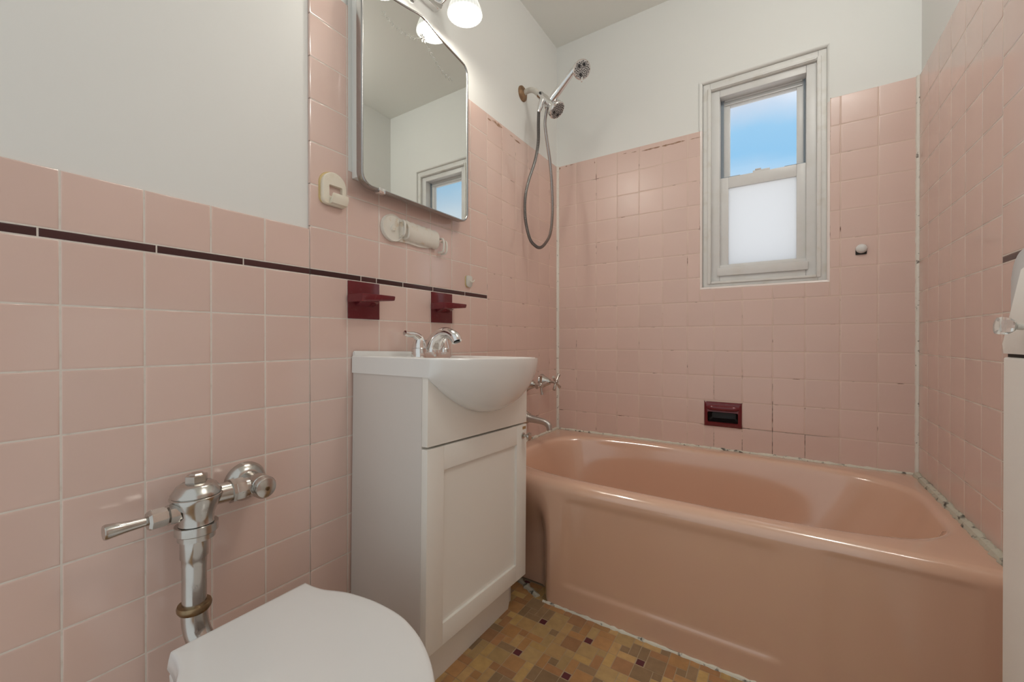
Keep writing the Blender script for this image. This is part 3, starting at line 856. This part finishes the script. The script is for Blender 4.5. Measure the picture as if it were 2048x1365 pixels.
bm = nb(); loft(bm, [[(a, .002, b) for a, b in rounded(x0 + .0135, x1 - .0135, z0 + .0185, z1 - .0415, .006, 3)], [(a, .030, b) for a, b in rounded(x0 + .015, x1 - .015, z0 + .020, z1 - .043, .008, 3)], [(a, .040, b) for a, b in rounded(x0 + .026, x1 - .026, z0 + .030, z1 - .051, .006, 3)]], cap1=True)
obj('pocket', bm, mat('near_black_pocket', (.022, .014, .013, 1), .45), so)  # pocket is near black, darker than the maroon rim

# ---------------------------------------------------------------- plastic fittings on the left wall
hk = thing('adhesive_hook', 'yellowed white plastic stick-on hook with square cut-out left of the mirror', 'hook', (0, -1.29, 1.2))
ang_ = 0
y0, y1, z0, z1 = -1.3215, -1.2535, 1.2090, 1.2935
bm = nb()
ol = rounded(y0, y1, z0, z1, (.014, .010, .034, .034), 8)
loft(bm, [[(.0, a, b) for a, b in rounded(y0 - .004, y1 - .001, z0 + .002, z1 + .002, (.014, .010, .034, .034), 8)], [(.003, a, b) for a, b in rounded(y0 - .003, y1 - .001, z0 + .002, z1 + .002, (.014, .01, .034, .034), 8)]], cap0=True, cap1=True)
obj('adhesive_pad', bm, m_glaze, hk)
bm = nb()
h0 = rounded(y0 + .018, y1 - .013, z0 + .022, z1 - .034, .002, 8)
def R_(o, x): return [(x, a, b) for a, b in o]
loft(bm, [R_(ol, .003), R_(ol, .011), R_(rounded(y0 + .002, y1 - .002, z0 + .002, z1 - .002, (.012, .008, .032, .032), 8), .013), R_(h0, .013), R_(h0, .0032)])
obj('hook_body', bm, m_plast, hk)
bm = nb(); prism(bm, [(.010, z0 + .002), (.022, z0 + .004), (.027, z0 + .018), (.026, z0 + .028), (.022, z0 + .026), (.020, z0 + .013), (.010, z0 + .013)], lambda a, b: (a, y0 + .020, b), lambda a, b: (a, y1 - .003, b), .0015); obj('hook_lip', bm, m_plast, hk)
bm = nb(); bm.faces.new([bm.verts.new((.0034, a, b)) for a, b in h0]); obj('cut_out', bm, m_tile, hk, flip=False)

tb = thing('toothbrush_holder', 'cream plastic toothbrush holder with round cup end on the tile below the mirror', 'toothbrush holder', (0, -1.0, 1.2))
yc_, zc_ = -1.094, 1.1965
def hp(y, dz): return (y, 1.1965 + (y + 1.094) * .02 + dz)
bm = nb()
ol = []
for k in range(17):
    a = pi / 2 - .6 + (2 * pi - 2 * (pi / 2 - .6)) * k / 16
    ol.append((yc_ + .042 * cos(a), zc_ + .040 * sin(a)))
ol += [(-1.03, 1.163), (-.985, 1.160), (-.945, 1.164), (-.915, 1.172), (-.905, 1.182), (-.905, 1.212), (-.915, 1.226), (-.95, 1.225), (-1.03, 1.228)]
prism(bm, ol, lambda a, b: (.0, a, b), lambda a, b: (.007, a, b), .002); obj('back_plate', bm, m_plast2, tb)
bm = nb(); lathe(bm, [(.040, .005), (.0405, .010), (.039, .012), (.036, .009), (.012, .007), (.010, .008), (.008, .013), (0, .013)], (0, yc_, zc_), (1, 0, 0), 36); obj('suction_cup', bm, m_plast2, tb)
bm = nb()
rg = []
for k in range(13):
    y = -1.055 + .145 * k / 12; r = .0265 + (.0022 if k % 2 else 0)
    rg.append([(.006 + r * max(0, cos(t)) ** .8 * .62, y, 1.2005 - (y + 1.055) * .03 + r * 1.1 * sin(t)) for t in [-pi / 2 + pi * q / 12 for q in range(13)]])
loft(bm, rg, closed=False); R0 = [bm.verts.new(p) for p in rg[0]]; bm.faces.new(R0); R1 = [bm.verts.new(p) for p in rg[-1]]; bm.faces.new(R1)
obj('ribbed_cover', bm, m_plast2, tb)
for yy, zz, h in ((-1.068, 1.196, .026), (-1.052, 1.190, .024), (-.898, 1.176, .026), (-.884, 1.172, .024)):
    bm = nb(); tube(bm, [(.006, yy, zz + h), (.024, yy, zz + h), (.030, yy, zz + h * .6), (.030, yy, zz - h * .3), (.024, yy, zz - h * .7), (.006, yy, zz - h * .7)], .0035, 10, 3); obj('brush_clip', bm, m_plast2, tb)

hk2 = thing('small_adhesive_hook', 'tiny pale stick-on hook with yellow edge on the tile behind the faucet', 'hook', (0, -.735, 1.08))
bm = nb(); prism(bm, rounded(-.752, -.718, 1.058, 1.1005, (.013, .013, .008, .008), 5), lambda a, b: (0, a, b), lambda a, b: (.003, a, b)); obj('adhesive_pad', bm, m_glaze, hk2)
bm = nb(); prism(bm, rounded(-.750, -.717, 1.059, 1.1015, (.013, .013, .008, .008), 5), lambda a, b: (.003, a, b), lambda a, b: (.008, a, b), .0015); obj('base', bm, mat('pale_green_grey_plastic', (.66, .64, .58, 1), .35), hk2)
bm = nb(); tube(bm, [(.007, -.732, 1.085), (.014, -.729, 1.078), (.018, -.724, 1.080), (.019, -.720, 1.087)], .0022, 10, 4); obj('hook', bm, m_plast, hk2)

kb = thing('wall_plug', 'round white knob on the back wall tile right of the window', 'knob', (1.2153, 0, 1.189))
bm = nb(); prism(bm, rounded(1.200, 1.231, 1.1705, 1.196, .002, 3), lambda a, b: (a, 0, b), lambda a, b: (a, -.003, b)); obj('plate', bm, m_dark, kb)
bm = nb(); lathe(bm, [(0, .016), (.009, .0155), (.0145, .012), (.0165, .007), (.0155, .003), (.010, .002)], (1.2160, 0, 1.1905), (0, -1, 0), 28); obj('cap', bm, m_plast if 0 else m_winw, kb)

# ---------------------------------------------------------------- shower
sh = thing('shower_arm', 'chrome shower arm with rusted flange and fixed round spray head', 'shower head', (0, -.3377, 1.975))
Y = -.3377
bm = nb(); lathe(bm, [(.0, .0), (.034, .0), (.033, .006), (.024, .012), (.013, .016), (0, .017)], (-TT, Y, 1.975), (1, 0, 0), 32); obj('flange', bm, m_rust, sh)
bm = nb(); tube(bm, [(0, Y, 1.975), (.028, Y, 1.979), (.052, Y, 1.972), (.072, Y, 1.953), (.084, Y, 1.941)], .0115, 18, 5); obj('supply_arm', bm, m_oldpl, sh)
dv = Vector((.090, 0, -.098)).normalized()
A0 = Vector((.082, Y, 1.943))
bm = nb(); lathe(bm, [(0, -.004), (.012, -.004), (.014, .0), (.0165, .004), (.0165, .022), (.0175, .024), (.0185, .040), (.0185, .072), (.0225, .096), (.036, .112), (.0385, .122), (.0385, .128), (.036, .131), (0, .131)], A0, dv, 32)
db = obj('diverter_body', bm, m_chrome, sh)
bm = nb(); lathe(bm, [(0, 0), (.0055, 0), (.0045, .003), (0, .004)], A0 + dv * .012 + Vector((.2, -.9, .35)).normalized() * .016, (.2, -.9, .35), 14); obj('diverter_button', bm, m_black, db)
fc = A0 + dv * .1315
def face(parent, c, n, r, seed, name):
    n, u, v = frame_of(n)
    bm = nb(); lathe(bm, [(0, .0012), (r * .96, .0008), (r, -.0004), (0, -.0005)], c, n, 32); fo = obj(name, bm, m_face, parent)
    bm = nb(); rr = random.Random(seed)
    for k in range(64):
        a = 2.39996 * k; q = r * .92 * math.sqrt((k + .5) / 64)
        lathe(bm, [(0, .0028), (r * .062, .0024), (r * .072, .0010), (0, .0010)], Vector(c) + u * q * cos(a) + v * q * sin(a), n, 8)
    for k in range(3):
        a = 2 * pi * k / 3 + rr.random() * 6
        lathe(bm, [(0, .0034), (r * .16, .003), (r * .18, .001), (0, .001)], Vector(c) + u * r * .55 * cos(a) + v * r * .55 * sin(a), n, 16)
    no = obj('nozzles', bm, m_black, fo); no['label'] = 'dark rubber nozzles'
face(sh, fc, dv, .035, 1, 'spray_face')
# hose bracket below the diverter
bm = nb(); tube(bm, [A0 + dv * .055 + Vector((0, -.002, -.012)), A0 + dv * .055 + Vector((0, -.006, -.032))], [.009, .0075], 14); obj('hose_outlet', bm, m_chrome, sh)

hs = thing('hand_shower', 'chrome hand shower on a long handle resting in the bracket, with looping metal hose', 'hand shower', (.1, -.345, 1.9))
H0 = Vector((.094, -.362, 1.870)); H1 = Vector((.142, -.360, 1.905)); H2 = Vector((.255, -.372, 1.975)); H3 = Vector((.285, -.372, 1.992))
# handle from the hose cone up to the head
Ha = Vector((.155, -.366, 1.882)); Hb = Vector((.266, -.372, 1.972))
bm = nb(); tube(bm, [Ha, Ha.lerp(Hb, .3), Ha.lerp(Hb, .7), Hb, Hb + (Hb - Ha).normalized() * .02], [.0165, .0170, .0150, .0125, .013], 18, 3); hd = obj('handle', bm, m_chrome, hs)
hn = Vector((.62, -.52, -.58)).normalized()
hc = Vector((.303, -.385, 1.949))
bm = nb(); lathe(bm, [(0, -.046), (.014, -.045), (.022, -.038), (.030, -.020), (.0355, -.006), (.0365, .0), (.0345, .003), (0, .003)], hc, hn, 32); obj('head', bm, m_chrome, hs)
face(hs, hc + hn * .0032, hn, .0335, 2, 'spray_face')
bm = nb(); tube(bm, [hc + hn * .0 + Vector((.0, 0, -.033)), hc + Vector((0, -.002, -.050))], [.004, .003], 10); obj('spray_lever', bm, m_chrome, hs)
bm = nb(); tube(bm, [(.108, -.358, 1.902), (.099, -.361, 1.872), (.092, -.362, 1.852)], [.0125, .0115, .008], 16); obj('hose_cone', bm, m_chrome, hs)
# hose
path = catmull([(.092, -.362, 1.858), (.090, -.361, 1.80), (.088, -.360, 1.72), (.070, -.358, 1.645), (.036, -.358, 1.560), (.0205, -.358, 1.49), (.022, -.358, 1.40), (.044, -.358, 1.312), (.072, -.357, 1.276), (.096, -.356, 1.265), (.120, -.355, 1.280), (.143, -.352, 1.320), (.152, -.350, 1.40), (.150, -.348, 1.50), (.140, -.346, 1.62), (.124, -.344, 1.72), (.113, -.343, 1.80), (.118, -.342, 1.850), (.126, -.342, 1.882)], 14)
# resample and rib
seg = [0]
for a, b in zip(path, path[1:]): seg.append(seg[-1] + (b - a).length)
Ltot = seg[-1]; step = .00092; pts = []; j = 0
for i in range(int(Ltot / step)):
    s = i * step
    while seg[j + 1] < s: j += 1
    f = (s - seg[j]) / (seg[j + 1] - seg[j]); pts.append(path[j].lerp(path[j + 1], f))
rad = [(.0070, .0072, .0058, .0058)[i % 4] for i in range(len(pts))]
bm = nb()
pv = [Vector(p) for p in pts]; n_ = len(pv); T = [(pv[min(i + 1, n_ - 1)] - pv[max(i - 1, 0)]).normalized() for i in range(n_)]
u = frame_of(T[0])[1]; rings = []
for i in range(n_):
    u = (u - T[i] * u.dot(T[i])).normalized(); v = T[i].cross(u)
    rings.append([bm.verts.new(pv[i] + (u * cos(2 * pi * k / 10) + v * sin(2 * pi * k / 10)) * rad[i]) for k in range(10)])
for q, (A, B) in enumerate(zip(rings, rings[1:])):
    for i in range(10): bm.faces.new((A[i], A[(i + 1) % 10], B[(i + 1) % 10], B[i])).material_index = 1 if q % 4 in (1, 2, 3) and q % 4 != 3 else 0
m_hose = mat('ribbed_steel_hose', (.60, .585, .57, 1), .2, 1.0)
obj('hose', bm, [m_hose, mat('dark_hose_groove', (.07, .065, .065, 1), .4, .8)], hs, ang=60)

# tub taps and spout
def tap(y, z, label, turn):
    t_ = thing('bathtub_tap', label, 'tap', (0, y, z), 'cross handle bathtub taps')
    bm = nb(); lathe(bm, [(0, 0), (.036, 0), (.0355, .003), (.030, .010), (.022, .026), (.0165, .040), (.0135, .046), (0, .046)], (0, y, z), (1, 0, 0), 32); obj('escutcheon', bm, m_nickel, t_)
    bm = nb(); lathe(bm, [(.0065, .044), (.0065, .066), (.010, .068), (.0115, .078), (.0095, .086), (0, .089)], (0, y, z), (1, 0, 0), 20); obj('stem', bm, m_nickel, t_)
    bm = nb()
    for k in range(4):
        a = turn + k * pi / 2; d = Vector((.10, cos(a), sin(a)))
        tube(bm, [Vector((.077, y, z)) + d * .006, Vector((.077, y, z)) + d * .028, Vector((.077, y, z)) + d * .043], [.005, .0058, .0076], 12, 3)
    obj('cross_handle', bm, m_nickel, t_)
tap(-.170, .662, 'chrome cross handle bathtub tap nearest the room corner', .9)
tap(-.318, .662, 'chrome cross handle bathtub tap half hidden behind the sink bowl', .15)
bs = thing('bathtub_spout', 'dull grey curved bathtub spout below the cross handle taps', 'spout', (0, -.33, .5))
bm = nb(); lathe(bm, [(0, 0), (.034, 0), (.033, .004), (.027, .012), (.021, .024), (0, .03)], (0, -.33, .512), (1, 0, 0), 28); obj('flange', bm, m_nickel, bs)
bm = nb(); tube(bm, [(.012, -.33, .512), (.04, -.33, .509), (.08, -.33, .505), (.108, -.33, .500), (.124, -.33, .487), (.129, -.33, .468)], [.021, .0165, .014, .0135, .0135, .0125], 18, 5); obj('spout_arm', bm, mat('dull_grey_metal', (.50, .47, .44, 1), .35, .8), bs)

# ---------------------------------------------------------------- flush valve
fv = thing('flush_valve', 'tarnished chrome flush valve with lever handle and drop pipe on the left wall', 'flush valve', (.06, -1.606, .3))
FX, FYv = .060, -1.606
zp = lambda py: .5905 - (py - 975) * .000924
bm = nb()
lathe(bm, [(0, zp(946)), (.010, zp(946)), (.012, zp(949)), (.0175, zp(950)), (.0175, zp(966)), (.021, zp(967))], (FX, FYv, 0), (0, 0, 1), 6)
obj('cap_nut', bm, m_nickel, fv, ang=20)
bm = nb()
lathe(bm, [(0, zp(964)), (.024, zp(965)), (.031, zp(970)), (.0365, zp(980)), (.0390, zp(984)), (.0390, zp(987)), (.0375, zp(988)), (.0405, zp(990)), (.0405, zp(993)), (.0385, zp(1000)), (.033, zp(1014)), (.028, zp(1028)), (.0265, zp(1042)), (.028, zp(1046)), (0, zp(1046))], (FX, FYv, 0), (0, 0, 1), 40)
tube(bm, [(FX, FYv - .02, .551), (FX, FYv - .038, .552)], .015, 14)
obj('valve_body', bm, m_nickel, fv)
bm = nb(); lathe(bm, [(0, zp(1046)), (.0335, zp(1047)), (.0335, zp(1063)), (.0315, zp(1065)), (.029, zp(1066)), (.029, zp(1076)), (.022, zp(1077)), (0, zp(1077))], (FX, FYv, 0), (0, 0, 1), 36); obj('coupling_nut', bm, m_nickel, fv)
bm = nb(); lathe(bm, [(.0215, zp(1074)), (.0215, zp(1112)), (.0195, zp(1116)), (.0195, zp(1128)), (.0190, zp(1128)), (.0190, zp(1214))], (FX, FYv - .004, 0), (0, 0, 1), 32)
obj('flush_tube', bm, m_nickel, fv)
zc = zp(1211)
bm = nb(); lathe(bm, [(.019, zc + .006), (.0255, zc + .005), (.027, zc + .001), (.0265, zc - .004), (.0235, zc - .009), (.019, zc - .010)], (FX, FYv - .004, 0), (0, 0, 1), 32); obj('clamp_ring', bm, m_bras, fv)
bm = nb(); tube(bm, [(FX, FYv - .004, zc), (FX, FYv - .003, zc - .03), (FX + .008, FYv, zc - .055), (FX + .035, FYv + .008, zc - .082), (FX + .08, FYv + .02, zc - .092), (FX + .13, FYv + .03, zc - .095)], .0205, 20, 5); obj('elbow', bm, m_nickel, fv)
# handle
zh = .553
bm = nb(); lathe(bm, [(0, 0), (.0185, 0), (.0185, .013), (.0145, .015), (.0145, .017), (.0175, .018), (.0175, .038), (.014, .042), (0, .042)], (FX, FYv - .030, zh), (0, -1, 0), 8); hb = obj('handle_nut', bm, m_nickel, fv, ang=25)
bm = nb(); tube(bm, [(FX, FYv - .066, zh), (FX + .001, FYv - .10, zh + .001), (FX + .002, FYv - .124, zh + .002), (FX + .002, FYv - .127, zh + .002)], [.0072, .0092, .0125, .0115], 18); obj('lever', bm, m_nickel, fv)
# supply with control stop
SYs, SZs = -1.497, .560
bm = nb(); tube(bm, [(FX, FYv + .030, .567), (FX, SYs - .022, .5645)], .0195, 24); obj('supply_pipe', bm, m_nickel, fv)
bm = nb(); lathe(bm, [(0, 0), (.024, 0), (.024, .006), (.0215, .007), (.0225, .009), (.0225, .024), (0, .024)], (FX, SYs - .054, .5655), (0, 1, 0), 8); obj('union_nut', bm, m_nickel, fv, ang=25)
bm = nb(); lathe(bm, [(0, 0), (.041, 0), (.0405, .006), (.036, .015), (.029, .020), (.025, .0225), (0, .0225)], (0, SYs, .560), (1, 0, 0), 36); obj('wall_flange', bm, m_nickel, fv)
bm = nb(); lathe(bm, [(0, .01), (.022, .012), (.021, .045), (.0235, .056), (.0225, .076), (.0205, .078), (.0225, .080), (.0225, .086), (.019, .092), (.010, .0955), (0, .0965)], (0, SYs, .563), (1, 0, -.01), 32); cs = obj('control_stop', bm, m_nickel, fv)
bm = nb(); lathe(bm, [(0, 0), (.0045, 0), (.004, .003), (.0018, .003), (.0018, .001), (0, .001)], (.0955, SYs, .562), (1, 0, 0), 12); obj('stop_screw', bm, m_bras, cs)

# ---------------------------------------------------------------- toilet
to = thing('toilet', 'white toilet with closed seat lid in front of the flush pipe', 'toilet', (.35, -1.565, 0))
TYC = -1.566
def lid_out(s=1.0, dx=0.0):
    hw = [(.158, .1115), (.185, .1135), (.213, .1195), (.237, .130), (.262, .139), (.30, .1465), (.34, .1505), (.396, .1490), (.44, .139), (.4845, .1215), (.5275, .096), (.558, .070), (.580, .043), (.590, .018)]
    cp = catmull([(x, h, 0) for x, h in hw], 4)
    R_ = [(p.x, p.y) for p in cp]
    cx = .36
    r = [(cx + (x - cx) * s + dx, TYC + h * s) for x, h in R_]; l = [(x, 2 * TYC - y) for x, y in reversed(r)]
    return r + l
bm = nb()
def lr(s, z, dome=0): return [(x, y, z) for x, y in lid_out(s)]
loft(bm, [lr(1.012, .3385), lr(1.022, .3405), lr(1.010, .355), lr(1.0, .3635), lr(.993, .3680), lr(.982, .3702), lr(.95, .3712), lr(.8, .3725), lr(.4, .3735), lr(.02, .3738)], cap0=True, cap1=True)
obj('lid', bm, m_lid, to, ang=50)
bm = nb(); loft(bm, [lr(.96, .316), lr(1.0, .319), lr(1.005, .330), lr(.99, .3378), lr(.6, .3378)], cap0=True, cap1=True); obj('seat', bm, m_lid, to, ang=50)
for s in (-1, 1):
    bm = nb(); tube(bm, [(.150, TYC + s * .055, .328), (.150, TYC + s * .085, .328)], .010, 14); obj('hinge', bm, m_lid, to)
bm = nb()
def br(hx, hy, cx, z, n=2.3, N=48):
    return [(cx + hx * (abs(cos(t)) ** (2 / n)) * (1 if cos(t) > 0 else -1), TYC + hy * (abs(sin(t)) ** (2 / n)) * (1 if sin(t) > 0 else -1), z) for t in [2 * pi * k / N for k in range(N)]]
loft(bm, [br(.19, .105, .30, .0, 3), br(.19, .105, .30, .03, 3), br(.165, .088, .30, .07), br(.165, .092, .305, .15), br(.19, .118, .325, .235), br(.215, .138, .345, .28), br(.222, .144, .35, .309), br(.215, .138, .35, .3155), br(.15, .09, .37, .313), br(.11, .07, .37, .25), br(.05, .04, .36, .18)], cap0=True, cap1=True)
obj('bowl', bm, m_porc, to, ang=60)
bm = nb(); tube(bm, [(FX + .118, FYv + .027, zc - .095), (FX + .155, FYv + .036, zc - .097)], .027, 20); obj('spud', bm, m_porc, to)

# ---------------------------------------------------------------- slant-front hamper at the right edge
hm = thing('hamper_cabinet', 'cream painted slant front hamper cabinet with glass knob against the right wall', 'cabinet', (1.31, -1.2, 0))
HX, HY0, HY1 = 1.2667, -1.62, -.9605
bm = nb(); box(bm, HX, RW - .001, HY0, HY1, .0, .8375, .004, 3); obj('body', bm, m_hamp, hm)
bm = nb()
prism(bm, [(HX - .0005, .8430), (HX - .0015, .858), (HX + .0175, .9735), (HX + .023, .979), (RW - .028, .979), (RW - .028, .8430)], lambda a, b: (a, HY0, b), lambda a, b: (a, HY1, b), .003)
ld_ = obj('slant_lid', bm, m_hamp, hm)
bm = nb(); box(bm, HX + .004, RW - .002, HY0 + .004, HY1 - .004, .8365, .844); obj('lid_gap_shade', bm, m_dark, hm)  # near-black strip painting in the shade between body and lid
ky, kz = -1.034, .8835
bm = nb(); lathe(bm, [(0, -.016), (.009, -.016), (.009, -.011), (.0045, -.008), (.0045, .006), (0, .006)], (HX - .008, ky, kz), (-1, 0, .10), 20); obj('knob_shank', bm, m_oldpl, ld_)
bm = nb(); lathe(bm, [(0, .002), (.006, .002), (.0092, .005), (.0122, .009), (.0133, .0145), (.0133, .0185), (.0122, .021), (0, .0217)], (HX - .008, ky, kz), (-1, 0, .10), 10); obj('glass_knob', bm, m_kglass, ld_, ang=25)
bm = nb()
prism(bm, [(b, a) for a, b in [(z, y) for y, z in rounded(HY0, -.7637, .845, 1.0285, (.002, .002, .048, .01), 8)]], lambda a, b: (RW - .030, a, b), lambda a, b: (RW - .0005, a, b), .003)
obj('back_board', bm, m_hampg, hm)
